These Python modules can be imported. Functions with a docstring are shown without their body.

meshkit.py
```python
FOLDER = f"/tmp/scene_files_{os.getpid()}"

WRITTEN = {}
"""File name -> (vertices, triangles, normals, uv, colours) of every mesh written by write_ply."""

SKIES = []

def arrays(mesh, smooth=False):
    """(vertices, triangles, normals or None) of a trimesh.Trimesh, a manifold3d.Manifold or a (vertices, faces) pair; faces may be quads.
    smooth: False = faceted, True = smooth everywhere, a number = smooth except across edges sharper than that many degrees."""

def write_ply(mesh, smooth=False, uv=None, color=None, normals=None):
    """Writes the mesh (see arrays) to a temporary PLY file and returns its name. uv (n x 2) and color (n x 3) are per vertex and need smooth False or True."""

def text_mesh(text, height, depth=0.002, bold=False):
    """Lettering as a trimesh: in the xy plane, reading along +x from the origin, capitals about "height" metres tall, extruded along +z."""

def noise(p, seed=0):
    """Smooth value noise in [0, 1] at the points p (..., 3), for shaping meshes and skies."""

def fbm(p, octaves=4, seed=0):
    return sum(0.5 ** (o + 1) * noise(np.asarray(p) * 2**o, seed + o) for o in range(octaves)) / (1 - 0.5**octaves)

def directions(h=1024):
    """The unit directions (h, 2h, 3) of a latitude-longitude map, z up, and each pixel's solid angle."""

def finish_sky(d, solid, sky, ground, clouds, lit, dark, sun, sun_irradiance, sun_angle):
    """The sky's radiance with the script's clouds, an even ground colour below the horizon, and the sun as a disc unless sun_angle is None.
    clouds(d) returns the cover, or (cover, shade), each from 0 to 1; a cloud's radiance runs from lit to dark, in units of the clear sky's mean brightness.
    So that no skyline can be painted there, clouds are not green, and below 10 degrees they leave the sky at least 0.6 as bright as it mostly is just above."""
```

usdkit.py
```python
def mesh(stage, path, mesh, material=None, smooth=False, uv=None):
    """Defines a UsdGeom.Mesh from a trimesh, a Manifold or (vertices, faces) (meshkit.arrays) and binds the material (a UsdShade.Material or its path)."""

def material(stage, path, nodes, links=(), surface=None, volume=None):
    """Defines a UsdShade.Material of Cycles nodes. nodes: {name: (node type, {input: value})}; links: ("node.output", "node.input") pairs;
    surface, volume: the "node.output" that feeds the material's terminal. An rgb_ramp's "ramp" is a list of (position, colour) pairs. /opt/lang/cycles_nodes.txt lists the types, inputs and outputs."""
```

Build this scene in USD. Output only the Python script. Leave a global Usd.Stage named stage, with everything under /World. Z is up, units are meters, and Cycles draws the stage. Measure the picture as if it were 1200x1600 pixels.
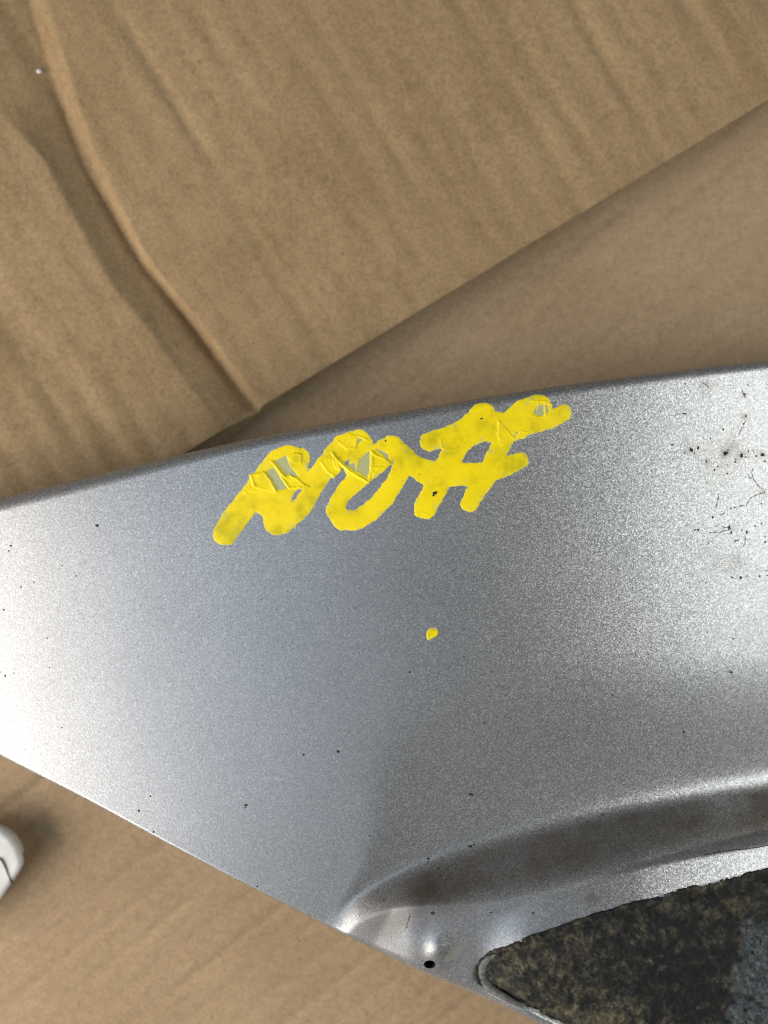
import math, random
import numpy as np, trimesh, shapely, shapely.affinity
from shapely.geometry import Polygon, LineString, Point
from shapely.ops import unary_union
from scipy.ndimage import distance_transform_edt, gaussian_filter, map_coordinates
import usdkit, meshkit
from pxr import Usd, UsdGeom, UsdLux, UsdShade, Sdf, Gf, Vt

random.seed(7)
rng = np.random.default_rng(7)
stage = Usd.Stage.CreateInMemory()
UsdGeom.SetStageUpAxis(stage, 'Z')
UsdGeom.SetStageMetersPerUnit(stage, 1.0)
UsdGeom.Xform.Define(stage, '/World')
UsdGeom.Scope.Define(stage, '/World/Looks')

# ------------------------------------------------------------------ camera, straight down over the panel
CAM, FOCUS, S = 195.0, 160.0, 0.125        # camera height, distance to the panel's top (mm); mm per photo pixel on the panel
cam = UsdGeom.Camera.Define(stage, '/World/camera')
cam.AddTranslateOp().Set(Gf.Vec3d(0, 0, CAM / 1000))
cam.CreateHorizontalApertureAttr(24.0)
cam.CreateVerticalApertureAttr(32.0)
cam.CreateFocalLengthAttr(24.0 * FOCUS / (1200 * S))
cam.CreateFStopAttr(25.6 / 4.1)
cam.CreateFocusDistanceAttr(FOCUS / 1000 + 0.001)
cam.CreateClippingRangeAttr(Gf.Vec2f(0.01, 50))
cam.CreateExposureAttr(0.92)

# ------------------------------------------------------------------ light: a bright opening on the left, a cooler one on the right, a dim ceiling light above
def rect_light(name, pos, target, w, h, intensity, color):
    l = UsdLux.RectLight.Define(stage, '/World/' + name)
    p, t = np.array(pos, float), np.array(target, float)
    z = (p - t) / np.linalg.norm(p - t)
    up = np.array([0, 0, 1.0]) if abs(z[2]) < .95 else np.array([0, 1.0, 0])
    x = np.cross(up, z); x /= np.linalg.norm(x)
    y = np.cross(z, x)
    m = np.eye(4); m[0, :3], m[1, :3], m[2, :3], m[3, :3] = x, y, z, p
    l.AddTransformOp().Set(Gf.Matrix4d(m.tolist()))
    l.CreateWidthAttr(w); l.CreateHeightAttr(h)
    l.CreateIntensityAttr(intensity); l.CreateColorAttr(Gf.Vec3f(*color))
    l.CreateNormalizeAttr(False)
    return l

rect_light('lamp_left', (-0.67, -0.30, 0.38), (0, 0, 0.03), 0.80, 0.46, 5.0, (1.0, 0.93, 0.85))
rect_light('lamp_right', (0.64, 0.06, 0.46), (0, 0, 0.03), 0.50, 0.28, 3.5, (0.97, 1.0, 0.97))
rect_light('lamp_ceiling', (-0.95, -0.30, 2.2), (-0.95, -0.30, 0.0), 1.5, 1.7, 0.74, (0.55, 0.74, 1.0))
dome = UsdLux.DomeLight.Define(stage, '/World/room_fill')  # added dim even dome, fill for light bounced about the room
dome.CreateIntensityAttr(1.0)
look = usdkit.material(stage, '/World/Looks/room_air', {'b': ('background_shader', {'color': (0.95, 0.97, 1.0), 'strength': 0.042})}, surface='b.background')
UsdShade.MaterialBindingAPI.Apply(dome.GetPrim()).Bind(look)
dome.GetPrim().SetCustomDataByKey('kind', 'structure')

# ------------------------------------------------------------------ helpers
def P(u, v, z):
    """Photo-plan coordinates (px) at height z (mm) -> metres."""
    u, v, z = np.broadcast_arrays(np.asarray(u, float), np.asarray(v, float), np.asarray(z, float))
    k = S * (CAM - z) / FOCUS / 1000
    return np.stack([(u - 600) * k, (800 - v) * k, z / 1000], -1)

def tag(prim, label=None, category=None, kind=None, group=None):
    for k, val in (('label', label), ('category', category), ('kind', kind), ('group', group)):
        if val: prim.SetCustomDataByKey(k, val)
    return prim

def thing(name, label, category):
    x = UsdGeom.Xform.Define(stage, '/World/' + name)
    return tag(x.GetPrim(), label, category)

def part(name, mesh, mat, parent=None, smooth=True, label=None, kind=None, attrs=None):
    base = (parent.GetPath().pathString if parent else '/World') + '/' + name
    path, i = base, 0
    while stage.GetPrimAtPath(path):
        i += 1; path = f'{base}_{i:03d}'
    m = usdkit.mesh(stage, path, mesh, mat, smooth=smooth)
    for k, val in (attrs or {}).items():
        UsdGeom.PrimvarsAPI(m).CreatePrimvar(k, Sdf.ValueTypeNames.FloatArray, 'vertex').Set(Vt.FloatArray.FromNumpy(np.asarray(val, np.float32)))
    return tag(m.GetPrim(), label, None, kind)

def grid_faces(nr, nc, keep=None, flip=False):
    i = np.arange(nr * nc).reshape(nr, nc)
    q = np.stack([i[:-1, :-1], i[1:, :-1], i[1:, 1:], i[:-1, 1:]], -1)
    if keep is not None: q = q[keep]
    q = q.reshape(-1, 4)
    f = np.vstack([q[:, [0, 1, 2]], q[:, [0, 2, 3]]])
    return f[:, ::-1] if flip else f

def compact(v, f, extra=()):
    used = np.unique(f); m = np.full(len(v), -1); m[used] = np.arange(len(used))
    return (v[used], m[f]), [e[used] for e in extra]

def sstep(a, b, x):
    t = np.clip((x - a) / (b - a), 0, 1)
    return t * t * (3 - 2 * t)

def curve(pts):
    pts = np.array(pts, float)
    from scipy.interpolate import PchipInterpolator
    return PchipInterpolator(pts[:, 0], pts[:, 1], extrapolate=True)

def n2(u, v, scale, seed=0, octaves=3):
    return meshkit.fbm(np.stack([np.asarray(u) / scale, np.asarray(v) / scale, np.full(np.shape(u), seed * 7.31)], -1), octaves, seed) - 0.5

def tube(pts, r, sides=8, flat=1.0):
    pts = np.asarray(pts, float); r = np.broadcast_to(r, len(pts))
    t = np.gradient(pts, axis=0); t /= np.linalg.norm(t, axis=1, keepdims=True)
    a = np.cross(t, [0, 0, 1.0]); a /= np.linalg.norm(a, axis=1, keepdims=True)
    b = np.cross(a, t)
    th = np.linspace(0, 2 * np.pi, sides, endpoint=False)
    v = (pts[:, None] + r[:, None, None] * (np.cos(th)[None, :, None] * a[:, None] + flat * np.sin(th)[None, :, None] * b[:, None])).reshape(-1, 3)
    n = len(pts); f = []
    for i in range(n - 1):
        for j in range(sides):
            q = [i * sides + j, i * sides + (j + 1) % sides, (i + 1) * sides + (j + 1) % sides, (i + 1) * sides + j]
            f += [[q[0], q[1], q[2]], [q[0], q[2], q[3]]]
    v = np.vstack([v, pts[:1], pts[-1:]])
    for j in range(sides):
        f += [[n * sides, (j + 1) % sides, j], [n * sides + 1, (n - 1) * sides + j, (n - 1) * sides + (j + 1) % sides]]
    return trimesh.Trimesh(v, np.array(f)[:, ::-1], process=False)

# ------------------------------------------------------------------ materials
def cardboard(name, c_light, c_dark, angle, streak=1.0):
    n = {
        'g': ('geometry', {}),
        'rot': ('vector_rotate', {'rotate_type': 'z_axis', 'angle': angle}),
        'st': ('mapping', {'scale': (1.0, 0.16, 1.0)}),
        'n1': ('noise_texture', {'scale': 28.0, 'detail': 3.0, 'roughness': 0.5}),
        'n2': ('noise_texture', {'scale': 420.0, 'detail': 4.0, 'roughness': 0.65}),
        'n3': ('noise_texture', {'scale': 1500.0, 'detail': 2.0, 'roughness': 0.6}),
        'nst': ('noise_texture', {'scale': 260.0, 'detail': 3.0, 'roughness': 0.6}),
        'r1': ('rgb_ramp', {'ramp': [(0.3, c_dark), (0.7, c_light)]}),
        'r2': ('rgb_ramp', {'ramp': [(0.3, (0.88, 0.87, 0.85)), (0.5, (1, 1, 1)), (0.72, (1.08, 1.08, 1.07))]}),
        'rst': ('rgb_ramp', {'ramp': [(0.3, (0.86, 0.84, 0.8)), (0.55, (1, 1, 1)), (0.75, (1.06, 1.06, 1.06))]}),
        'r3': ('rgb_ramp', {'ramp': [(0.25, (0.76, 0.74, 0.7)), (0.5, (1, 1, 1)), (0.75, (1.2, 1.2, 1.19))]}),
        'm1': ('mix', {'mix_type': 'multiply', 'fac': 1.0}), 'm2': ('mix', {'mix_type': 'multiply', 'fac': streak}), 'm3': ('mix', {'mix_type': 'multiply', 'fac': 1.0}),
        'v': ('voronoi_texture', {'scale': 130.0, 'randomness': 1.0}),
        'rv': ('rgb_ramp', {'ramp': [(0.0, (0.45, 0.38, 0.3)), (0.035, (0.6, 0.55, 0.48)), (0.06, (1, 1, 1)), (1.0, (1, 1, 1))]}),
        'm4': ('mix', {'mix_type': 'multiply', 'fac': 0.6}),
        'b': ('bump', {'strength': 0.35, 'distance': 0.0002}),
        'p': ('principled_bsdf', {'roughness': 0.8, 'specular_ior_level': 0.25}),
    }
    L = [('g.position', 'rot.vector'), ('rot.vector', 'st.vector'), ('g.position', 'n1.vector'), ('g.position', 'n2.vector'), ('g.position', 'n3.vector'), ('st.vector', 'nst.vector'), ('g.position', 'v.vector'),
         ('n1.fac', 'r1.fac'), ('n2.fac', 'r2.fac'), ('n3.fac', 'r3.fac'), ('nst.fac', 'rst.fac'), ('v.distance', 'rv.fac'),
         ('r1.color', 'm1.color1'), ('r2.color', 'm1.color2'), ('m1.color', 'm2.color1'), ('rst.color', 'm2.color2'), ('m2.color', 'm3.color1'), ('r3.color', 'm3.color2'),
         ('m3.color', 'm4.color1'), ('rv.color', 'm4.color2'), ('m4.color', 'p.base_color'), ('n2.fac', 'b.height'), ('b.normal', 'p.normal')]
    return usdkit.material(stage, '/World/Looks/' + name, n, L, 'p.BSDF')

M_card = cardboard('cardboard_upper', (0.335, 0.231, 0.124), (0.28, 0.19, 0.098), math.radians(-31))
M_card2 = cardboard('cardboard_lower', (0.39, 0.277, 0.166), (0.34, 0.236, 0.137), math.radians(52), 0.5)
M_core = usdkit.material(stage, '/World/Looks/cardboard_core', {'p': ('principled_bsdf', {'base_color': (0.15, 0.10, 0.055), 'roughness': 0.9})}, surface='p.BSDF')

def silver():
    n = {
        'g': ('geometry', {}),
        'vo': ('voronoi_texture', {'scale': 5200.0}),
        'c': ('vector_math', {'math_type': 'subtract', 'vector2': (0.5, 0.5, 0.5)}),
        'k': ('vector_math', {'math_type': 'scale', 'scale': 0.10}),
        'no': ('noise_texture', {'scale': 2400.0, 'detail': 2.0, 'roughness': 0.6}),
        'b': ('bump', {'strength': 0.09, 'distance': 0.0002}),
        'a': ('vector_math', {'math_type': 'add'}),
        'nn': ('vector_math', {'math_type': 'normalize'}),
        'nl': ('noise_texture', {'scale': 28.0, 'detail': 5.0, 'roughness': 0.6}),
        'rl': ('rgb_ramp', {'ramp': [(0.3, (0.335, 0.337, 0.337)), (0.7, (0.38, 0.38, 0.378))]}),
        'fl': ('rgb_ramp', {'ramp': [(0.0, (0.62, 0.62, 0.64)), (0.45, (.95, .95, .95)), (0.8, (1.1, 1.1, 1.1)), (1.0, (1.6, 1.6, 1.6))]}),
        'mf': ('mix', {'mix_type': 'multiply', 'fac': 1.0}),
        'sx': ('separate_color', {}),
        # brown film by attribute: dirt stains, plus shade painted onto the flange wall
        'at': ('attribute', {'attribute': 'grime_shade'}),
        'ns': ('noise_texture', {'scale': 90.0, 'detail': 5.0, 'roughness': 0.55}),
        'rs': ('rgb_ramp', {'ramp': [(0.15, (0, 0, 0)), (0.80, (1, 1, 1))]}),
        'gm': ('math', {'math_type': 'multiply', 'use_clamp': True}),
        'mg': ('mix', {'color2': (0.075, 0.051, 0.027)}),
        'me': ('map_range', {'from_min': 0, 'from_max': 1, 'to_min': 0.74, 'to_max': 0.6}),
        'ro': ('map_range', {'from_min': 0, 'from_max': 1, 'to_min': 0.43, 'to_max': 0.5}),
        'p': ('principled_bsdf', {'coat_weight': 0.25, 'coat_roughness': 0.22}),
    }
    L = [('g.position', 'vo.vector'), ('vo.color', 'c.vector1'), ('c.vector', 'k.vector1'), ('g.position', 'no.vector'), ('no.fac', 'b.height'),
         ('b.normal', 'a.vector1'), ('k.vector', 'a.vector2'), ('a.vector', 'nn.vector1'), ('nn.vector', 'p.normal'), ('b.normal', 'p.coat_normal'),
         ('g.position', 'nl.vector'), ('nl.fac', 'rl.fac'), ('vo.color', 'sx.color'), ('sx.r', 'fl.fac'), ('rl.color', 'mf.color1'), ('fl.color', 'mf.color2'),
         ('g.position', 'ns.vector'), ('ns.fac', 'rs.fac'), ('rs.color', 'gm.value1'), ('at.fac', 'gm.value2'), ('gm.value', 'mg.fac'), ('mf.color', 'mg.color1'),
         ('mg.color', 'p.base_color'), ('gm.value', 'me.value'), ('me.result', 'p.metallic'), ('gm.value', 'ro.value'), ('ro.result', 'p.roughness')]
    return usdkit.material(stage, '/World/Looks/silver_paint', n, L, 'p.BSDF')
M_silver = silver()

def marker(name, rgb, thin_rgb):
    n = {'at': ('attribute', {'attribute': 'thin'}), 'g': ('geometry', {}),
         'no': ('noise_texture', {'scale': 900.0, 'detail': 4.0, 'roughness': 0.65}),
         'n1': ('noise_texture', {'scale': 160.0, 'detail': 4.0, 'roughness': 0.6}),
         'r1': ('rgb_ramp', {'ramp': [(0.34, tuple(c * f for c, f in zip(rgb, (.62, .66, 1.0)))), (0.47, tuple(c * f for c, f in zip(rgb, (.9, .9, 1.0)))), (0.6, rgb)]}),
         'mr': ('math', {'math_type': 'multiply_add', 'value2': 0.7, 'value3': -0.35}),
         'ad': ('math', {'math_type': 'add', 'use_clamp': True}),
         'mx': ('mix', {'color2': thin_rgb}),
         'al': ('map_range', {'from_min': 0, 'from_max': 1, 'to_min': 1.0, 'to_max': 0.42}),
         'b': ('bump', {'strength': 0.25, 'distance': 0.0001}),
         'p': ('principled_bsdf', {'roughness': 0.42, 'specular_ior_level': 0.32})}
    L = [('g.position', 'no.vector'), ('g.position', 'n1.vector'), ('n1.fac', 'r1.fac'), ('no.fac', 'mr.value1'), ('mr.value', 'ad.value1'), ('at.fac', 'ad.value2'),
         ('r1.color', 'mx.color1'), ('at.fac', 'mx.fac'), ('mx.color', 'p.base_color'), ('at.fac', 'al.value'), ('al.result', 'p.alpha'), ('no.fac', 'b.height'), ('b.normal', 'p.normal')]
    return usdkit.material(stage, '/World/Looks/' + name, n, L, 'p.BSDF')
M_yellow = marker('yellow_marker', (0.95, 0.735, 0.002), (0.78, 0.80, 0.32))
M_glue = marker('pale_glue', (0.26, 0.26, 0.225), (0.28, 0.28, 0.24))
M_dirt = usdkit.material(stage, '/World/Looks/dirt', {'g': ('geometry', {}), 'r': ('rgb_ramp', {'ramp': [(0.0, (0.02, 0.016, 0.011)), (0.5, (0.05, 0.037, 0.022)), (1.0, (0.16, 0.115, 0.068))]}), 'p': ('principled_bsdf', {'roughness': 0.9})}, [('g.random_per_island', 'r.fac'), ('r.color', 'p.base_color')], surface='p.BSDF')
M_hole = usdkit.material(stage, '/World/Looks/hole_dark', {'p': ('principled_bsdf', {'base_color': (0.02, 0.02, 0.02), 'roughness': 0.9})}, surface='p.BSDF')
M_white = usdkit.material(stage, '/World/Looks/white_plastic', {
    'g': ('geometry', {}), 'n': ('noise_texture', {'scale': 220.0, 'detail': 4.0}), 'r': ('rgb_ramp', {'ramp': [(0.35, (0.60, 0.59, 0.55)), (0.65, (0.70, 0.69, 0.65))]}),
    'p': ('principled_bsdf', {'roughness': 0.45})}, [('g.position', 'n.vector'), ('n.fac', 'r.fac'), ('r.color', 'p.base_color')], 'p.BSDF')
M_line = usdkit.material(stage, '/World/Looks/dark_groove', {'p': ('principled_bsdf', {'base_color': (0.06, 0.055, 0.05), 'roughness': 0.7})}, surface='p.BSDF')
M_floor = usdkit.material(stage, '/World/Looks/concrete', {
    'g': ('geometry', {}), 'n': ('noise_texture', {'scale': 14.0, 'detail': 6.0}), 'r': ('rgb_ramp', {'ramp': [(0.3, (0.24, 0.235, 0.225)), (0.7, (0.32, 0.315, 0.30))]}),
    'p': ('principled_bsdf', {'roughness': 0.85})}, [('g.position', 'n.vector'), ('n.fac', 'r.fac'), ('r.color', 'p.base_color')], 'p.BSDF')
M_foam = usdkit.material(stage, '/World/Looks/grimy_foam', {
    'g': ('geometry', {}), 'n1': ('noise_texture', {'scale': 380.0, 'detail': 8.0, 'roughness': 0.72}), 'n2': ('noise_texture', {'scale': 800.0, 'detail': 5.0, 'roughness': 0.8}),
    'at': ('attribute', {'attribute': 'rub'}), 'tn': ('attribute', {'attribute': 'tan'}),
    'r1': ('rgb_ramp', {'ramp': [(0.45, (0.008, 0.008, 0.0075)), (0.53, (0.026, 0.024, 0.018)), (0.61, (0.064, 0.055, 0.033)), (0.73, (0.12, 0.103, 0.062))]}),
    'ta': ('math', {'math_type': 'add'}),
    'r2': ('rgb_ramp', {'ramp': [(0.3, (0.3, 0.3, 0.3)), (0.5, (1, 1, 1)), (0.72, (2.4, 2.4, 2.4))]}),
    'm': ('mix', {'mix_type': 'multiply', 'fac': 1.0}), 'mr': ('mix', {'color2': (0.066, 0.076, 0.077)}),
    'm2': ('mix', {'mix_type': 'multiply', 'fac': 0.6}),
    'b': ('bump', {'strength': 0.8, 'distance': 0.0003}),
    'p': ('principled_bsdf', {'roughness': 0.75, 'specular_ior_level': 0.35})},
    [('g.position', 'n1.vector'), ('g.position', 'n2.vector'), ('n1.fac', 'ta.value1'), ('tn.fac', 'ta.value2'), ('ta.value', 'r1.fac'), ('n2.fac', 'r2.fac'), ('r1.color', 'mr.color1'), ('at.fac', 'mr.fac'),
     ('mr.color', 'm.color1'), ('r2.color', 'm.color2'), ('m.color', 'p.base_color'), ('n2.fac', 'b.height'), ('b.normal', 'p.normal')], 'p.BSDF')

# ------------------------------------------------------------------ floor and the two cardboard sheets
fl = trimesh.creation.box((3.0, 3.0, 0.02)); fl.apply_translation((0, 0, -0.0148))
tag(part('floor', fl, M_floor, smooth=False), 'grey concrete floor under the cardboard sheets', kind='structure')

def sheet(parent, mat, outline, top_z, ang, thick, height, bottom_z, step, flute=7.6):
    """A corrugated board: top liner (height field in plan, mm), wavy core and flat lower liner. outline: polygon in mm; ang: direction of the flutes."""
    ca, sa = math.cos(ang), math.sin(ang)
    poly = Polygon(outline)
    o = np.array(outline)
    a, b = o @ [ca, sa], o @ [-sa, ca]                      # along / across the flutes; outline is a rectangle in these axes
    A = np.arange(a.min(), a.max() + step, step); A[-1] = a.max()
    B = np.arange(b.min(), b.max() + step, step); B[-1] = b.max()
    aa, bb = np.meshgrid(A, B, indexing='ij')
    x, y = aa * ca - bb * sa, aa * sa + bb * ca
    z = top_z + height(x, y, aa, bb)
    edge = np.minimum.reduce([aa - a.min(), a.max() - aa, bb - b.min(), b.max() - bb])
    z = z - 0.35 * np.exp(-edge / 0.5)
    v = np.stack([x, y, z], -1) / 1000
    top = v.reshape(-1, 3); lo = top - [0, 0, .00035]
    nA, nB = aa.shape
    f1 = grid_faces(nA, nB); f2 = f1[:, ::-1] + len(top)
    idx = np.arange(nA * nB).reshape(nA, nB)
    loop = np.concatenate([idx[:-1, 0], idx[-1, :-1], idx[:0:-1, -1], idx[0, :0:-1]])
    nx = np.roll(loop, -1)
    sd = np.vstack([np.stack([loop, nx, nx + len(top)], 1), np.stack([loop, nx + len(top), loop + len(top)], 1)])
    m = trimesh.Trimesh(np.vstack([top, lo]), np.vstack([f1, f2, sd]), process=False)
    part('top_liner', m, mat, parent, smooth=40)
    # wavy core
    Bc = np.arange(b.min() + .4, b.max() - .4, flute / 10)
    Ac = np.linspace(a.min() + 5, a.max() - 5, 40)
    ac, bc = np.meshgrid(Ac, Bc, indexing='ij')
    xc, yc = ac * ca - bc * sa, ac * sa + bc * ca
    hz = top_z + height(xc, yc, ac, bc) - .5
    bz = bottom_z + .45
    zc = bz + (np.maximum(hz, bz + .3) - bz) * (0.5 + 0.5 * np.sin(bc / flute * 2 * np.pi))
    part('fluted_core', (np.stack([xc, yc, zc], -1).reshape(-1, 3) / 1000, grid_faces(*ac.shape)), M_core, parent)
    c = trimesh.creation.box(((a.max() - a.min() - 8.4) / 1000, (b.max() - b.min()) / 1000, .0004))
    c.apply_transform(trimesh.transformations.rotation_matrix(ang, (0, 0, 1)))
    mid = np.array([(a.max() + a.min()) / 2, (b.max() + b.min()) / 2])
    c.apply_translation(((mid[0] * ca - mid[1] * sa) / 1000, (mid[0] * sa + mid[1] * ca) / 1000, (bottom_z + .2) / 1000))
    part('bottom_liner', c, mat, parent, smooth=False)

def plan(u, v, z): return P(u, v, z)[..., :2] * 1000

FL = 7.4
# lower sheet: top at z = 0; flutes rise to the right by 38 degrees
ang2 = math.radians(38)
def rect(center, a0, a1, b0, b1, ang):
    ca, sa = math.cos(ang), math.sin(ang); cx, cy = center
    return [(cx + a * ca - b * sa, cy + a * sa + b * ca) for a, b in ((a0, b0), (a1, b0), (a1, b1), (a0, b1))]
def h_low(x, y, a, b):
    amp = 0.5 + 1.3 * np.clip(n2(x, y, 22, 3) + 0.5, 0, 1)
    bb = b + 1.2 * n2(x, y, 30, 4)
    g = np.exp(-((bb / FL - np.round(bb / FL)) * FL / 0.8) ** 2)
    return -0.42 * amp * g * np.clip(0.5 + 2.5 * n2(a, np.round(bb / FL) * 40, 25, 8), 0, 1.5) + 0.9 * n2(x, y, 60, 5) + 0.06 * n2(x, y, 2.2, 6)
lower = thing('cardboard_sheet', 'lower tan corrugated cardboard sheet lying under the silver panel with flutes rising to the right', 'cardboard')
sheet(lower, M_card2, rect((0, 0), -260, 260, -230, 230, ang2), 0.0, ang2, 4, h_low, -4.4, 0.8)

# upper sheet: cut edge runs (400,640)-(1200,155); flutes and crease at right angles to it
ZU = 8.6
e0, e1 = plan(400, 640, ZU), plan(1200, 157, ZU)
ed = (e1 - e0) / np.linalg.norm(e1 - e0)                   # along the cut edge
fdir = np.array([ed[1], -ed[0]])                           # down-right along the flutes, towards the cut edge
ang1 = math.atan2(fdir[1], fdir[0])
ca1, sa1 = math.cos(ang1), math.sin(ang1)
aE, bE = e0 @ [ca1, sa1], e0 @ [-sa1, ca1]                 # cut edge at a = aE; the crease reaches it at b = bE
# the crease's path: photo points of the valley line -> (a, b)
cr = np.array([plan(u, v, ZU) for u, v in ((25, -60), (75, 115), (107, 210), (135, 270), (165, 320), (210, 395), (250, 445), (295, 500), (340, 560), (401, 640))])
cra, crb = cr @ [ca1, sa1], cr @ [-sa1, ca1]
oi = np.argsort(cra); cpath = curve(np.stack([cra[oi], crb[oi]], 1))
def h_up(x, y, a, b):
    q = b - cpath(np.clip(a, cra.min(), cra.max()))        # + is right of the valley line in the photo (up along the edge)
    t = sstep(cra.min(), cra.max(), a)                     # 0 far, 1 at the cut edge
    d = 4.1 * (0.75 + 0.25 * sstep(cra.min() + 5, cra.min() + 45, a))
    lw, rw = 6.2 + 2.8 * t + 10 * sstep(.34, .02, t), 4.8 - 3.3 * sstep(0.1, 0.85, t)
    prof = np.where(q < 0, np.clip(-q / lw, 0, 1), np.clip(q / rw, 0, 1))
    prof = prof * prof * (3 - 2 * prof) * 0.1 + prof * 0.9
    amp = 0.4 + 1.4 * np.clip(n2(x, y, 25, 13) + 0.5, 0, 1)
    bb = b + 1.5 * n2(x, y, 35, 14)
    kf = np.round(bb / FL)
    fa = 0.2 + 1.0 * (np.sin(kf * 12.9898) * 43758.5453 % 1.0) ** 1.5
    fa = fa * np.clip(0.5 + 2.2 * n2(a, kf * 40, 28, 17), 0, 1.6)
    rip = fa * np.exp(-((bb / FL - kf) * FL / 1.9) ** 2)
    far = sstep(cra.min() + 55, cra.min() - 5, a)          # rumples towards the top left corner
    dent = 1.1 * np.exp(-((a - (cra.min() + 24)) / 5) ** 2) * sstep(-6, -16, q)
    # second, shallow fold further left
    q2 = q + 31
    sh = -0.55 * np.exp(-(np.where(q2 < 0, q2 / 5.0, q2 / 3.0)) ** 2)
    return -d * (1 - prof) - 0.42 * amp * rip + 1.3 * n2(x, y, 70, 15) + 0.07 * n2(x, y, 2.2, 16) + sh - dent + 0.012 * np.clip(q, 0, 80)
upper = thing('cardboard_sheet_001', 'upper creased cardboard sheet with a straight cut edge and a deep fold at its left', 'cardboard')
oc = [(ca1 * a - sa1 * b, sa1 * a + ca1 * b) for a, b in ((aE - 190, bE - 190), (aE, bE - 190), (aE, bE + 210), (aE - 190, bE + 210))]
sheet(upper, M_card, oc, ZU, ang1, 4, h_up, 1.0, 0.55)

# ------------------------------------------------------------------ the silver panel
ZP = 35.0
top_edge = curve([(-520, 905), (-300, 850), (0, 778), (100, 754), (200, 730), (400, 684), (600, 648), (800, 614), (1000, 586), (1200, 563), (1400, 545), (1560, 535)])
bot_edge = curve([(-520, 918), (-300, 1022), (0, 1180), (140, 1252), (250, 1312), (344, 1362), (480, 1431), (560, 1472), (660, 1519), (750, 1556), (850, 1604), (1000, 1680), (1200, 1790), (1560, 1990)])
ridge = curve([(470, 1468), (512, 1437), (560, 1399), (650, 1353), (800, 1300), (1000, 1252), (1200, 1216), (1400, 1182), (1600, 1150)])
lip = curve([(600, 1560), (660, 1516), (700, 1500), (745, 1488), (790, 1472), (850, 1451), (950, 1413), (1060, 1379), (1200, 1343), (1400, 1298), (1600, 1255)])
FOAM = [(741, 1522), (744, 1505), (757, 1490), (775, 1482), (800, 1474), (822, 1464), (850, 1456), (870, 1449), (905, 1436), (940, 1424), (985, 1412), (1020, 1402), (1060, 1390), (1100, 1380), (1200, 1357), (1500, 1290), (1500, 1930), (1200, 1775), (1000, 1666), (880, 1603), (846, 1586), (800, 1566), (765, 1549), (748, 1536)]
foam_poly = Polygon(FOAM)

def seg_dist(u, v, pts):
    """Distance (px) to a polyline."""
    u, v = np.asarray(u, float), np.asarray(v, float)
    d = np.full(u.shape, 1e9)
    pts = np.asarray(pts, float)
    for p, q in zip(pts[:-1], pts[1:]):
        e = q - p; L2 = e @ e
        t = np.clip(((u - p[0]) * e[0] + (v - p[1]) * e[1]) / L2, 0, 1)
        d = np.minimum(d, np.hypot(u - p[0] - t * e[0], v - p[1] - t * e[1]))
    return d

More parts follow.
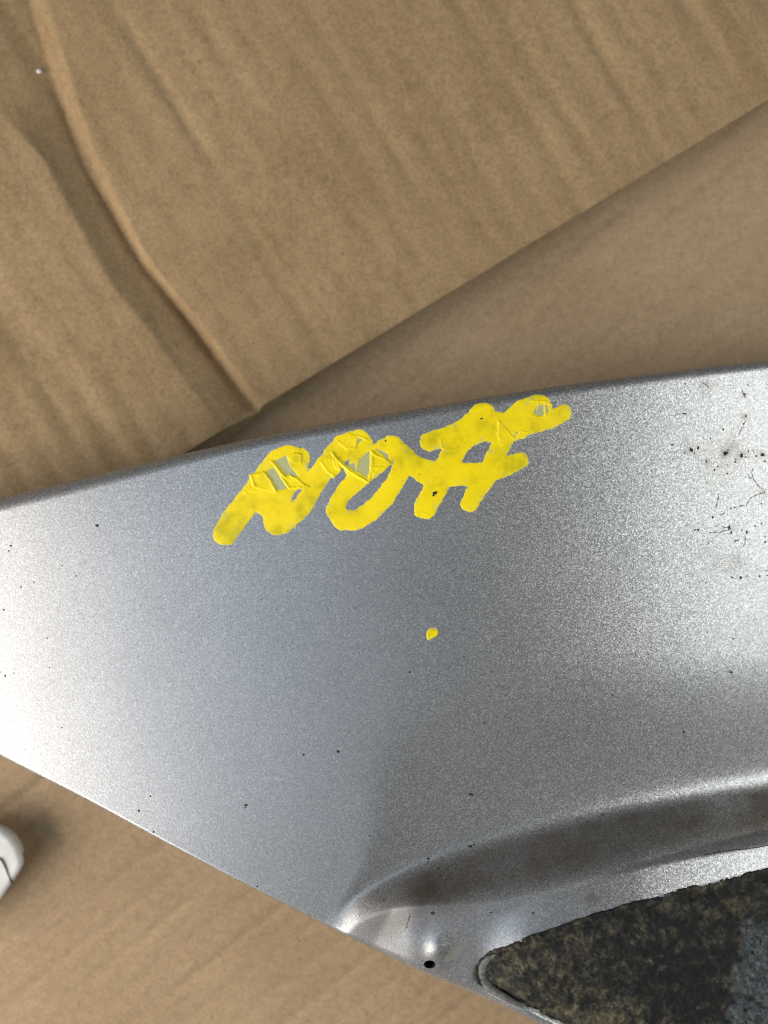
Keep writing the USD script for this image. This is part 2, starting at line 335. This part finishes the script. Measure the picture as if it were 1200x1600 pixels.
crease = curve([(900, 900), (1000, 700), (1100, 640), (1200, 606), (1330, 580), (1432, 522), (1600, 440), (2000, 300)][1:])   # u as a function of v: faint break in the sheet
NOSE_U = np.arange(380, 1700, 1.0)
NOSE_D = gaussian_filter(np.interp(NOSE_U, [506, 548, 645, 690, 739, 850, 1000], [0, 2.2, 5.7, 6.2, 6.6, 8.0, 9.2]), 7)
def base_h(u, v):
    """Height (mm) of the panel's painted face above its nominal plane."""
    u, v = np.asarray(u, float), np.asarray(v, float)
    x, y = (u - 600) * S, (800 - v) * S
    h = -0.00085 * x ** 2 - 0.0011 * np.clip(x, 0, None) ** 2 - 0.0006 * np.clip(-x - 25, 0, None) ** 2
    h += 0.02 * n2(u, v, 160, 21)
    # soft break running up from the tip of the channel: the sheet tips towards the lower right beyond it
    w = 2 + 18 * sstep(1420, 1080, v)
    dc = (u - crease(np.clip(v, 1000, 1990))) * 0.95
    soft = w * np.logaddexp(0, np.clip(dc / w, -40, 40))
    fade = sstep(1020, 1260, v)
    h -= 0.21 * S * fade * 110 * (1 - np.exp(-soft / 110))
    # the raised flange: a wall climbing from the ridge line, its nose facing left
    sl = ridge(np.clip(u, 470, 1600), 1)
    d = (v - ridge(np.clip(u, 470, 1600))) / np.sqrt(1 + sl ** 2)          # px below the ridge line
    D = np.interp(u, NOSE_U, NOSE_D)
    Wd = 36 + 68 * sstep(540, 820, u)
    w = 2.5 + 4.5 * sstep(560, 1100, u)
    ds = w * np.logaddexp(0, np.clip(d / w, -40, 40))
    t = np.clip(ds / Wd, 0, 1)
    h += D * (1 - (1 - t) ** 1.22)
    ls = lip(np.clip(u, 600, 1600))
    dl = (ls - v) / 1.06                                                  # px above the lip line
    h += 0.32 * S * np.clip(44 - dl, 0, 54) * sstep(742, 830, u)
    h += 0.9 * np.exp(-(((u - 684) / 17) ** 2 + ((v - 1484) / 20) ** 2))
    de = (bot_edge(u) - v) * 0.89
    h -= 1.3 * np.exp(-np.clip(de, 0, None) / 22) * sstep(520, 720, u)
    # pocket under the foam
    h -= 1.6 * sstep(-16, -30, dl) * sstep(735, 775, u) * sstep(6, 26, de)
    return h

R_TOP, R_BOT = 17.0, 9.0
us = np.concatenate([np.arange(-515, 655, 3.0), np.arange(655, 689, 0.8), np.arange(689, 1545, 3.0)])
NT = 620
tt = np.linspace(0, 1, NT)
near = 0.5 - 0.5 * np.cos(np.pi * tt)
tt = 0.6 * tt + 0.4 * near
rows_u, rows_v, rows_z = [], [], []
U = np.repeat(us[None], NT, 0)
Vt_, Vb_ = top_edge(us), bot_edge(us)
V = Vt_[None] + (Vb_ - Vt_)[None] * tt[:, None]
def edge_drop(u, v):
    ct = 1 / np.sqrt(1 + top_edge(u, 1) ** 2); cb = 1 / np.sqrt(1 + bot_edge(u, 1) ** 2)
    dt = (v - top_edge(u)) * ct; db = (bot_edge(u) - v) * cb
    rt = R_TOP + 6 * sstep(500, 0, u)
    out = 0
    for d, r in ((dt, rt), (db, 4.5 + 7 * sstep(440, 640, u))):
        q = np.clip(r - d, 0, r)
        out = out + (r - np.sqrt(np.maximum(r * r - q * q, 0))) * S
    return out
def panel_z(u, v): return ZP + base_h(u, v) - edge_drop(u, v)
Z = panel_z(U, V)
hole_c, hole_ax = (671.5, 1507), (9.2, 6.4)
# skirts: flanges down to the cardboard
def skirt(vrow, zrow, zend, n, outward):
    k = np.linspace(0, 1, n + 1)[1:]
    return [(us, vrow + outward * 2 * kk, zrow + (zend - zrow) * kk) for kk in k]
top_sk = skirt(V[0], Z[0], np.full(len(us), 8.3), 14, 0)[::-1]
bot_sk = skirt(V[-1], Z[-1], np.full(len(us), 0.3), 14, 0)
def world(u, v, z):
    return P(u, v, z)
zr_t, zr_b = Z[0], Z[-1]
stack = []
for (a, b_, c) in top_sk:
    w = P(us, V[0], zr_t); w[:, 2] = c / 1000; stack.append(w)
for i in range(NT): stack.append(P(us, V[i], Z[i]))
for (a, b_, c) in bot_sk:
    w = P(us, V[-1], zr_b); w[:, 2] = c / 1000; stack.append(w)
G = np.stack(stack)
nr, nc = G.shape[:2]
# cut the drain hole: drop the cells inside the ellipse
pu = np.full((nr, nc), -9e3); pv = np.full((nr, nc), -9e3)
pu[len(top_sk):len(top_sk) + NT], pv[len(top_sk):len(top_sk) + NT] = U, V
ell = ((pu - hole_c[0]) / hole_ax[0]) ** 2 + ((pv - hole_c[1]) / hole_ax[1]) ** 2
# snap the vertices nearest the rim onto it, then remove what lies inside
inside = ell < 1
keep = ~(inside[:-1, :-1] & inside[1:, :-1] & inside[1:, 1:] & inside[:-1, 1:])
rim = (ell > 0.55) & (ell < 1)
for i, j in zip(*np.nonzero(rim)):
    k = 1 / math.sqrt(ell[i, j])
    uu, vv = hole_c[0] + (pu[i, j] - hole_c[0]) * k, hole_c[1] + (pv[i, j] - hole_c[1]) * k
    G[i, j] = P(uu, vv, panel_z(uu, vv))
gr_u, gr_v = np.where(pu < -5e3, 0, pu), np.where(pu < -5e3, 0, pv)
grime_shade = np.exp(-(((gr_u - 1120) / 70) ** 2 + ((gr_v - 720) / 95) ** 2)) * .2 + np.exp(-(((gr_u - 1110) / 22) ** 2 + ((gr_v - 875) / 32) ** 2)) * .22 \
    + 0
wh = .75 * np.exp(-(((gr_u - 925) / 12) ** 2 + ((gr_v - 1405) / 12) ** 2)) + .4 * np.exp(-(((gr_u - 585) / 12) ** 2 + ((gr_v - 1393) / 6) ** 2))
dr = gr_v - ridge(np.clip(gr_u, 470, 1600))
grime_shade = grime_shade + 1.0 * sstep(3, 22, dr) * sstep(120, 60, dr) * sstep(530, 620, gr_u)  # flange wall band: dirt film deepened to paint in the wall's shade
for su, sv, sr, sa in ((1133, 708, 8, .5), (1145, 696, 9, .3), (1158, 711, 7, .5), (1190, 710, 8, .5), (1080, 703, 6, .4), (1104, 721, 6, .35), (1165, 618, 5, .35), (1163, 650, 6, .35), (1150, 880, 16, .25), (1102, 600, 12, .3), (1190, 768, 9, .3), (1148, 824, 7, .35), (1064, 828, 5, .3), (735, 1241, 6, .4), (590, 1397, 12, .3)):
    grime_shade = grime_shade + 1.3 * sa * np.exp(-((gr_u - su) ** 2 + (gr_v - sv) ** 2) / sr ** 2)
grime_shade = np.clip(grime_shade + wh, 0, 1)
panel = thing('silver_panel', 'silver metallic painted car body panel with handwritten yellow marker letters resting on the cardboard', 'car panel')
(mesh_p, ex) = compact(G.reshape(-1, 3), grid_faces(nr, nc, keep), [grime_shade.ravel()])
part('panel_body', mesh_p, M_silver, panel, attrs={'grime_shade': ex[0]})
# hole wall and dark bottom
th = np.linspace(0, 2 * np.pi, 40, endpoint=False)
hu, hv = hole_c[0] + hole_ax[0] * np.cos(th), hole_c[1] + hole_ax[1] * np.sin(th)
hz = panel_z(hu, hv)
ring0 = P(hu, hv, hz + .02); ring1 = ring0 - [0, 0, .0009]; ring2 = ring0 - [0, 0, .006]
hv_ = np.vstack([ring0, ring1, ring2, ring2.mean(0)[None]])
hf = []
for k in range(2):
    for j in range(40):
        a, b_ = k * 40 + j, k * 40 + (j + 1) % 40
        hf += [[a, b_, b_ + 40], [a, b_ + 40, a + 40]]
hf += [[80 + j, 80 + (j + 1) % 40, 120] for j in range(40)]
part('drain_hole', (hv_, np.array(hf)), M_hole, panel, smooth=False, label='small dark oval drain hole beside the bottom edge')

# ------------------------------------------------------------------ paint and other thin coats on the panel
def coat(name, poly, mat, ridges=(), thin=(), t_mm=0.09, owner=None, label=None, flaps=(), jit=3.6, step=1.0, seed=0, edge=3.0, kind=None, thin0=0.0):
    u0, v0, u1, v1 = poly.bounds
    u0, v0, u1, v1 = u0 - 6, v0 - 6, u1 + 6, v1 + 6
    uu, vv = np.meshgrid(np.arange(u0, u1, step), np.arange(v0, v1, step))
    ins = shapely.contains_xy(poly, uu, vv)
    sd = distance_transform_edt(ins) - distance_transform_edt(~ins)
    sd = gaussian_filter(sd * step, 1.0) + jit * 2 * n2(uu, vv, 7, 31 + seed) + 0.9 * n2(uu, vv, 2.5, 33 + seed, 2)
    h = t_mm * (1 - np.exp(-np.clip(sd, 0, None) / edge)) + 0.018 * n2(uu, vv, 9, 35 + seed) * sstep(0, 5, sd)
    h = np.where(sd < 0, sd * 0.08, h)
    tn = np.full(uu.shape, thin0)
    tn = np.maximum(tn, 0.85 * sstep(2.2, 0.0, sd))
    tn = np.maximum(tn, 0.55 * sstep(0.08, 0.26, n2(uu, vv, 16, 37 + seed)) * sstep(14, 3, sd))
    for w in thin:
        W = Polygon(w); inw = shapely.contains_xy(W, uu, vv)
        s = distance_transform_edt(inw) - distance_transform_edt(~inw)
        s = gaussian_filter(s, 0.8) + 2.5 * n2(uu, vv, 5, 39 + seed)
        tn = np.maximum(tn, 0.93 * sstep(-1, 1.2, s)); h = np.where(sd > 1, h - (h - 0.02) * sstep(-1.5, 1, s), h)
    for w in flaps:
        W = Polygon(w); inw = shapely.contains_xy(W, uu, vv)
        s = gaussian_filter(distance_transform_edt(inw) - distance_transform_edt(~inw), .8) + 5 * n2(uu, vv, 10, 45 + seed)
        f = sstep(-1, 1.5, s)
        h += (.10 + .12 * n2(uu, vv, 8, 46 + seed)) * f; tn *= 1 - f
    for pts, width, hh in ridges:
        d = seg_dist(uu + 7 * n2(uu, vv, 13, 41 + seed), vv + 7 * n2(uu, vv, 13, 43 + seed), pts)
        b = np.exp(-(d / (width * (1 + 1.6 * n2(uu, vv, 8, 47 + seed)))) ** 2)
        h += 0.62 * hh * b * sstep(-1, 2, sd + 4 * b); tn *= 1 - np.clip(1.6 * b, 0, 1)
    own = np.ones(uu.shape, bool) if owner is None else owner(uu, vv)
    ok = (sd > -1.6) & own
    kp = ok[:-1, :-1] & ok[1:, :-1] & ok[1:, 1:] & ok[:-1, 1:]
    if owner is not None: kp = (sd[:-1, :-1] > -1.6) & own[:-1, :-1] & (sd[1:, 1:] > -1.6) & (sd[1:, :-1] > -1.6) & (sd[:-1, 1:] > -1.6)
    z = panel_z(uu, vv) + h + 0.012
    vtx = P(uu, vv, z).reshape(-1, 3)
    (m, e) = compact(vtx, grid_faces(*uu.shape, kp), [tn.ravel()])
    return part(name, m, mat, panel, attrs={'thin': e[0]}, label=label, kind=kind)

def stroke(pts, w):
    if np.ndim(w) == 0: return LineString(pts).buffer(w / 2)
    return unary_union([shapely.MultiPoint([]).buffer(0)] + [unary_union([Point(p).buffer(a / 2), Point(q).buffer(b_ / 2)]).convex_hull for p, q, a, b_ in zip(pts[:-1], pts[1:], w[:-1], w[1:])])

N_path = [stroke([(351, 834), (366, 812), (386, 786), (412, 752), (436, 722), (452, 716)], [36, 40, 38, 40, 42, 40]),
          stroke([(452, 716), (467, 716), (458, 742), (446, 775), (434, 800), (432, 817)], [40, 34, 34, 40, 46, 38]),
          stroke([(440, 815), (466, 788), (492, 752), (515, 722)], [38, 44, 34, 34])]
O_path = [stroke([(515, 722), (536, 698), (560, 690)], [34, 38, 38]), stroke([(560, 690), (568, 694), (558, 740), (540, 772), (525, 797)], [38, 30, 30, 32, 32]),
          stroke([(524, 797), (536, 813), (557, 812), (582, 795), (604, 772), (622, 742), (632, 715)], [30, 32, 32, 32, 32, 30, 30]),
          stroke([(632, 715), (612, 698), (594, 702), (575, 722)], [34, 34, 24, 20])]
H_path = [stroke([(671, 690), (700, 682), (730, 676), (756, 664), (792, 670), (826, 664), (860, 655), (881, 645)], [29, 30, 44, 48, 46, 30, 28, 25]),
          stroke([(754, 652), (732, 678), (706, 714), (686, 752), (664, 794)], [44, 46, 38, 36, 34]),
          stroke([(842, 637), (818, 646), (796, 664), (778, 698), (762, 738), (733, 787)], [40, 42, 38, 34, 34, 25]),
          stroke([(630, 715), (648, 728), (664, 737), (694, 741), (747, 739), (787, 730), (814, 719)], [26, 32, 36, 38, 36, 30, 24])]
cut = unary_union([Polygon([(722, 723), (727, 710), (737, 698), (768, 690), (760, 708), (754, 722)]),
                   Polygon([(455, 786), (461, 768), (473, 763)]),
                   Polygon([(540, 796), (544, 784), (556, 772), (580, 752), (603, 735), (616, 718), (606, 744), (588, 768), (570, 787), (554, 797)]),
                   Polygon([(491, 796), (505, 772), (522, 752), (543, 737), (540, 746), (524, 764), (510, 786), (500, 800)])])
N_path.append(Polygon([(398, 797), (425, 748), (448, 748), (448, 790), (432, 822)]))
O_path.append(Polygon([(552, 735), (575, 712), (614, 704), (626, 740), (592, 790), (552, 812), (530, 800)]))
NN, OO, HH = (unary_union(p) for p in (N_path, O_path, H_path))
FLAP = [[(382, 772), (396, 760), (390, 742), (412, 736), (421, 749), (431, 767), (414, 766)], [(449, 713), (460, 708), (471, 710), (470, 723), (459, 723)],
        [(426, 721), (447, 746), (453, 742), (481, 761), (452, 764), (438, 744)], [(501, 723), (519, 709), (534, 723), (529, 737), (521, 745), (511, 737)],
        [(519, 709), (546, 735), (576, 753), (560, 747), (538, 732)], [(582, 706), (613, 726), (598, 728), (583, 746), (580, 728)], [(530, 691), (541, 700), (555, 702), (558, 682), (545, 676)],
        [(779, 658), (779, 675), (785, 697), (803, 686), (792, 671)]]
word = unary_union([NN, OO, HH, *[Polygon(f).buffer(1.5) for f in FLAP]]).buffer(1).difference(cut)
def axis_d(paths):
    b = unary_union(paths).buffer(-11)
    bb = unary_union(paths)
    def f(u, v):
        pts = shapely.points(u, v)
        return shapely.distance(b, pts)
    return f
dN, dO, dH = axis_d(N_path), axis_d(O_path), axis_d(H_path)
def owner(k):
    def f(u, v):
        d = np.stack([dN(u, v), dO(u, v), dH(u, v)])
        return np.argmin(d, 0) == k
    return f
RID = [([(383, 771), (397, 760), (391, 743), (412, 737), (421, 749), (431, 767)], 1.7, .22), ([(397, 760), (415, 765), (431, 767)], 1.5, .10),
       ([(424, 721), (436, 736), (446, 746), (453, 742), (481, 761), (452, 764), (440, 745)], 1.8, .26),
       ([(449, 713), (460, 708), (471, 710), (470, 723), (459, 723), (449, 713)], 1.5, .14),
       ([(519, 709), (532, 722), (546, 736), (575, 753), (579, 735), (582, 707)], 2.0, .30), ([(519, 709), (524, 731), (548, 742)], 1.4, .14),
       ([(582, 707), (597, 717), (612, 726), (584, 732)], 1.7, .24),
       ([(501, 722), (511, 736), (521, 744), (531, 737), (524, 716)], 1.6, .18), ([(529, 691), (541, 700), (555, 702), (558, 681), (572, 688)], 1.4, .18),
       ([(503, 790), (520, 765), (535, 750)], 1.0, .07), ([(497, 788), (514, 765)], 0.9, .06), ([(555, 772), (572, 755)], 1.0, .08),
       ([(779, 658), (779, 675), (785, 697), (803, 686), (792, 671)], 1.5, .18), ([(829, 649), (845, 652), (864, 641), (862, 632), (851, 627), (829, 627)], 1.3, .14),
       ([(851, 628), (852, 649)], 1.3, .16), ([(843, 628), (838, 640)], 1.2, .12), ([(857, 632), (859, 641)], 1.2, .12),
       ([(803, 675), (811, 682), (814, 673), (824, 676), (832, 672)], 1.3, .14),
       ([(691, 700), (690, 685), (707, 676), (731, 675)], 1.2, .09), ([(691, 700), (712, 703), (725, 693), (731, 683)], 1.2, .09),
       ([(672, 749), (675, 746), (678, 749), (675, 752), (672, 749)], 1.0, .08), ([(648, 803), (660, 801), (669, 804)], 1.2, .10)]
THIN = [[(430, 720), (447, 711), (454, 729), (467, 745), (450, 745)], [(416, 736), (427, 730), (451, 763), (433, 766)],
        [(578, 704), (577, 748), (557, 736), (562, 716)], [(556, 681), (568, 686), (557, 695)], [(585, 699), (607, 709), (609, 721)],
        [(832, 645), (839, 633), (861, 632), (858, 643), (845, 650)], [(802, 676), (812, 672), (806, 684)], [(541, 727), (556, 722), (556, 737)], [(585, 732), (595, 730), (585, 741)]]
for k, lab in enumerate(('yellow handwritten letter N with scraped smears across its middle', 'yellow handwritten letter O smeared at its top', 'yellow handwritten hash sign touching the letter O')):
    coat('painted_letter' if k < 2 else 'painted_hash_sign', word, M_yellow, RID, THIN, owner=owner(k), flaps=FLAP, label=lab, seed=0)
coat('paint_dot', Polygon([(667, 985), (672, 981), (680, 980), (685, 984), (683, 992), (676, 997), (669, 1001), (666, 996)]), M_yellow,
     [([(669, 998), (669, 989), (674, 985), (683, 986), (682, 991), (676, 995)], 1.4, .16)], [[(672, 980), (684, 980), (684, 984), (673, 984)]], jit=.8, label='small dried dot of yellow paint')

# ------------------------------------------------------------------ foam pad in the pocket
step = 1.5
fu, fv = np.meshgrid(np.arange(730, 1500, step), np.arange(1280, 1940, step))
ins = shapely.contains_xy(foam_poly, fu, fv)
sd = (distance_transform_edt(ins) - distance_transform_edt(~ins)) * step
sd = gaussian_filter(sd, 1) + 7 * n2(fu, fv, 22, 51)
zl = panel_z(fu, np.minimum(fv, bot_edge(fu) - 40))
fz = zl + 0.15 + 1.25 * sstep(0, 26, sd) + 1.1 * n2(fu, fv, 30, 52, 5) + 0.9 * n2(fu, fv, 8, 53, 3)
rub = sstep(1165, 1195, fu + 0.36 * (fv - 1450) + 90 * n2(fu, fv, 45, 54)) * sstep(1425, 1445, fv + 60 * n2(fu, fv, 30, 55))
rub = rub * sstep(-.26, -.06, n2(fu, fv, 12, 56))
fz += 0.5 * rub + 2.6 * rub * n2(fu, fv, 11, 57, 4)
tan = 0.10 * np.exp(-(((fu - 930) / 90) ** 2 + ((fv - 1600) / 60) ** 2)) - 0.07 * np.exp(-(((fu - 1060) / 90) ** 2 + ((fv - 1530) / 80) ** 2)) + 0.03 * np.exp(-(((fu - 840) / 60) ** 2 + ((fv - 1500) / 50) ** 2))
fz = np.where(sd < 0, fz + sd * 0.25, fz)
ok = sd > -5
kp = ok[:-1, :-1] & ok[1:, :-1] & ok[1:, 1:] & ok[:-1, 1:]
(m, e) = compact(P(fu, fv, fz).reshape(-1, 3), grid_faces(*fu.shape, kp), [rub.ravel(), tan.ravel()])
part('foam_pad', m, M_foam, panel, attrs={'rub': e[0], 'tan': e[1]}, label='blackened dirty foam pad filling the recess')

# pale adhesive round the foam's left end, and a glue smear near the hole
bead = np.array([(776, 1493), (764, 1497), (756, 1506), (753, 1518), (756, 1532), (766, 1544), (780, 1553), (797, 1563), (815, 1572)], float)
bl = LineString(bead); bs = np.array([bl.interpolate(t, normalized=True).coords[0] for t in np.linspace(0, 1, 60)])
br = (3.2 + 3.5 * np.sin(np.linspace(0, np.pi, 60)) ** 1.0 + 2.5 * n2(bs[:, 0], bs[:, 1], 9, 61)) * S / 1000
part('adhesive_bead', tube(P(bs[:, 0], bs[:, 1], panel_z(bs[:, 0], bs[:, 1]) + 0.5), np.maximum(br, .0002), 10, 0.6), usdkit.material(stage, '/World/Looks/old_adhesive', {
    'g': ('geometry', {}), 'n': ('noise_texture', {'scale': 500.0, 'detail': 5.0, 'roughness': .7}), 'r': ('rgb_ramp', {'ramp': [(0.35, (0.05, 0.047, 0.04)), (0.62, (0.17, 0.175, 0.17))]}),
    'b': ('bump', {'strength': .6, 'distance': .0003}), 'p': ('principled_bsdf', {'roughness': .65})},
    [('g.position', 'n.vector'), ('n.fac', 'r.fac'), ('r.color', 'p.base_color'), ('n.fac', 'b.height'), ('b.normal', 'p.normal')], 'p.BSDF'), panel)
coat('glue_smear', stroke([(698, 1500), (712, 1488), (730, 1474)], [10, 17, 8]), M_glue, t_mm=0.03, thin0=0.62, jit=4, seed=4, label='pale dried glue smear beside the foam')

# ------------------------------------------------------------------ dirt on the panel
SP = []   # (u, v, radius px)
z5 = lambda X, Y: (1040 + X / 6.67, 560 + Y / 6.67)
z8 = lambda X, Y: (1040 + X / 7.27, 780 + Y / 7.27)
for X, Y, r in [(70, 900, 1.4), (262, 957, 2.6), (338, 932, 2.0), (200, 985, 1.1), (298, 985, 1.2), (425, 1075, 2.2), (618, 990, 3.6), (650, 955, 1.5), (788, 1012, 3.8), (838, 1028, 1.6), (1003, 1005, 3.6), (945, 1020, 1.6), (862, 965, 1.6),
                (835, 600, 1.6), (812, 685, 1.5), (600, 740, 1.6), (465, 835, 1.0), (487, 872, .9), (508, 1165, 1.6), (545, 1127, 1.2), (640, 1200, 1.3), (690, 1195, 1.2), (730, 1050, 1.5), (725, 1080, 1.8), (825, 375, 1.8), (860, 280, 1.8),
                (205, 265, 1.2), (430, 1290, 1.0), (720, 1550, 1.2), (680, 1560, 1.2), (1000, 1515, 1.0), (1035, 1070, 1.5), (190, 575, 1.5)]:
    SP.append((*z5(X, Y), r))
for X, Y, r in [(330, 350, 1.6), (370, 350, 1.5), (745, 380, 1.8), (720, 320, 2.3), (920, 375, 1.8), (867, 355, 1.2), (1018, 305, 1.8), (1088, 278, 1.5), (1130, 488, 1.4), (1130, 430, 1.2), (850, 545, 1.0), (850, 890, 2.0), (755, 890, 1.6), (925, 875, 1.0), (1068, 872, 1.6), (1150, 862, 1.4),
                (455, 950, 1.0), (325, 965, .9), (165, 1050, 1.0), (253, 1472, 1.2), (95, 1415, .9), (765, 1580, 1.4), (535, 205, 1.6), (785, 92, 1.2), (740, 102, 1.0), (1090, 50, 1.2), (790, 475, 1.2), (860, 72, 1.6)]:
    SP.append((*z8(X, Y), r))
SP += [(152, 821, 2.3), (17, 853, 1.5), (14, 861, 1.2), (119, 900, 1.2), (33, 917, 1.3), (53, 910, 1.2), (6, 953, 1.8), (8, 1056, 1.6), (97, 884, 1.1), (1, 1050, 1.0), (22, 1052, 1.0), (97, 1137, 1.0), (235, 1244, 1.3), (217, 1267, 1.5), (240, 1300, 1.4),
       (384, 1258, 2.2), (383, 1262, 1.4), (474, 1179, 1.4), (528, 1174, 1.9), (757, 1129, 1.5), (735, 1241, 2.6), (738, 1242, 1.6), (578, 1306, 1.5), (735, 1323, 2.4), (740, 1320, 1.5), (669, 1342, 1.8), (668, 1347, 1.2), (686, 1357, 1.6), (688, 1368, 1.3), (697, 1375, 1.5), (600, 1407, 2.0), (676, 1427, 2.2),
       (712, 1357, 1.0), (942, 1274, 1.6), (1070, 1272, 1.5), (995, 1290, 1.1), (900, 1360, 1.2), (1193, 1276, 1.6), (833, 1427, 1.5), (767, 1426, 1.4), (1142, 1050, 1.9), (1140, 1048, 1.2), (1068, 1144, 1.8), (1096, 1098, 1.2), (1190, 1146, 1.2), (957, 1086, 1.2), (588, 1270, 1.0), (640, 1050, 1.3), (555, 950, .9),
       (752, 654, 1.6), (679, 771, 2.4), (677, 774, 1.8), (682, 769, 1.6), (602, 689, 1.2), (655, 742, .8), (468, 1470, 1.2), (402, 1385, 1.0)]
for _ in range(110):                                       # fine grit, denser at the right and along the channel
    if rng.random() < .5: u, v = rng.normal(1130, 60), rng.normal(720, 90)
    elif rng.random() < .6: u, v = rng.uniform(0, 1200), rng.uniform(820, 1250)
    else: u = rng.uniform(620, 1200); v = float(ridge(u)) + rng.uniform(-60, 90)
    if v > top_edge(u) + 30 and v < bot_edge(u) - 20 and u < 1210: SP.append((u, v, rng.uniform(.45, .95)))
LN = []   # dark cracks and hairs
LN.append([z5(*p) for p in [(860, 1205), (880, 1250), (905, 1240), (935, 1285), (970, 1335), (1010, 1360), (1040, 1395), (980, 1410), (890, 1450), (860, 1500), (835, 1545)]])
LN.append([z5(*p) for p in [(903, 1140), (900, 1200), (910, 1245)]])
LN.append([z8(*p) for p in [(495, 380), (550, 375), (600, 388), (650, 365), (690, 355), (730, 350), (735, 320), (690, 325), (645, 305)]])
LN.append([z8(*p) for p in [(620, 185), (650, 165), (675, 150)]])
LN.append([z8(*p) for p in [(835, 78), (860, 68), (885, 74)]])
LN.append([z8(*p) for p in [(780, 475), (830, 470), (842, 425)]])
LN.append([z8(*p) for p in [(890, 545), (900, 500), (905, 400), (935, 370)]])
LN.append([z5(*p) for p in [(525, 1560), (540, 1500), (555, 1400)]])
LN.append([z5(*p) for p in [(175, 570), (195, 578), (218, 580)]])
LN.append([z5(*p) for p in [(795, 330), (810, 370), (830, 410)]])
LN.append([z5(*p) for p in [(760, 800), (800, 720), (835, 640)]])
LN.append([z5(*p) for p in [(380, 250), (420, 275), (450, 305)]])
LN.append([z5(*p) for p in [(890, 955), (915, 960), (920, 1000)]])
LN.append([z8(*p) for p in [(1125, 810), (1164, 806), (1200, 800)]])
LN.append([(641, 1430), (637, 1442), (634, 1452)])
LN.append([(1100, 1336), (1130, 1330), (1160, 1327), (1185, 1324), (1215, 1318)])
bits = []
base = trimesh.creation.icosphere(1, 1.0)
for u, v, r in SP:
    b_ = base.copy()
    b_.vertices *= 1 + 0.5 * rng.uniform(-1, 1, (len(b_.vertices), 1))
    b_.vertices *= [r * S * rng.uniform(.7, 1.3), r * S * rng.uniform(.7, 1.3), min(r, 1.6) * S * .35]
    b_.vertices += [0, 0, 0]
    lift = 0.14 if word.contains(Point(u, v)) else 0.0
    b_.vertices = b_.vertices / 1000 + P(u, v, panel_z(u, v) + lift + .02)
    bits.append(b_)
for pl in LN:
    l = LineString(pl); q = np.array([l.interpolate(t).coords[0] for t in np.linspace(0, l.length, max(6, int(l.length / 1.5)))])
    q += rng.normal(0, .35, q.shape)
    r = np.clip(rng.normal(.62, .22, len(q)), .25, 1.1); r[0] = r[-1] = .2
    bits.append(tube(P(q[:, 0], q[:, 1], panel_z(q[:, 0], q[:, 1]) + .01), r * S / 1000, 6, .5))
part('dirt_specks', trimesh.util.concatenate(bits), M_dirt, panel, smooth=False, kind='stuff', label='dark dirt specks and fine cracks scattered over the paint')

# ------------------------------------------------------------------ white plastic piece at the left edge of the picture
tab = thing('plastic_tab', 'white rounded plastic tab with a thin dark curved line lying on cardboard', 'plastic tab')
ZT = 7.5
op = Polygon([(-150, 1296), (-60, 1284), (-20, 1284), (0, 1292), (17, 1305), (28, 1321), (34, 1338), (35, 1349), (30, 1359), (20, 1374), (0, 1403), (-30, 1440), (-80, 1480), (-150, 1470)]).buffer(-4).buffer(4)
op = shapely.affinity.translate(op, -2, 5)
ring = np.array(op.exterior.coords)[:-1]
layers = []
for off, z in ((-17, 0.9), (-15, 4.9), (-5, 5.5), (-2, 6.1), (-.6, 6.7), (-1.6, 7.3), (-5, 7.6), (-9, 7.7), (-30, 7.8)):
    o = op.buffer(off) if off else op
    l = LineString(o.exterior.coords)
    q = np.array([l.interpolate(t, normalized=True).coords[0] for t in np.linspace(0, 1, 161)[:-1]])
    k = np.argmin(np.hypot(q[:, 0] - 35, q[:, 1] - 1349)); q = np.roll(q, -k, 0)
    layers.append(P(q[:, 0], q[:, 1], ZT) * [1, 1, 0] + [0, 0, z / 1000])
Lv = np.stack(layers); nL, nQ = Lv.shape[:2]
tf = []
for i in range(nL - 1):
    for j in range(nQ):
        a, b_ = i * nQ + j, i * nQ + (j + 1) % nQ
        tf += [[a, b_, b_ + nQ], [a, b_ + nQ, a + nQ]]
cv = np.vstack([Lv.reshape(-1, 3), Lv[-1].mean(0)[None], Lv[0].mean(0)[None]])
tf += [[(nL - 1) * nQ + j, (nL - 1) * nQ + (j + 1) % nQ, len(cv) - 2] for j in range(nQ)] + [[(j + 1) % nQ, j, len(cv) - 1] for j in range(nQ)]
tm = trimesh.Trimesh(cv, np.array(tf), process=False)
if tm.volume < 0: tm.invert()
tm.vertices[:, 2] -= .0006
part('tab_body', tm, M_white, tab, smooth=50)
gl = LineString([(-60, 1345), (-20, 1338), (-4, 1336), (3, 1338), (7, 1344), (11, 1354), (15, 1366), (19, 1377)])
gl = shapely.affinity.translate(gl, -2, 5)
q = np.array([gl.interpolate(t, normalized=True).coords[0] for t in np.linspace(0, 1, 40)])
part('seam_line', tube(P(q[:, 0], q[:, 1], ZT) * [1, 1, 0] + [0, 0, .00722] + np.outer(sstep(0, 1, np.linspace(0, 1, 40)) ** 6, [0, 0, -.0004]), .00024, 8, 1.6), M_line, tab)

# a white fleck on the cardboard
c = P(55, 104, ZU - 1)
fk = trimesh.creation.icosphere(2, 1.0); fk.vertices *= 1 + .35 * rng.uniform(-1, 1, (len(fk.vertices), 1)); fk.vertices *= [.0006, .0004, .0003]
xy = c[:2] * 1000
hh = float(h_up(np.array([xy[0]]), np.array([xy[1]]), np.array([xy @ [ca1, sa1]]), np.array([xy @ [-sa1, ca1]]))[0])
fk.vertices += [c[0], c[1], (ZU + hh) / 1000 + .0001]
tag(part('white_crumb', fk, M_white, smooth=True), 'tiny white crumb lying on the upper cardboard near its top left corner', 'crumb')
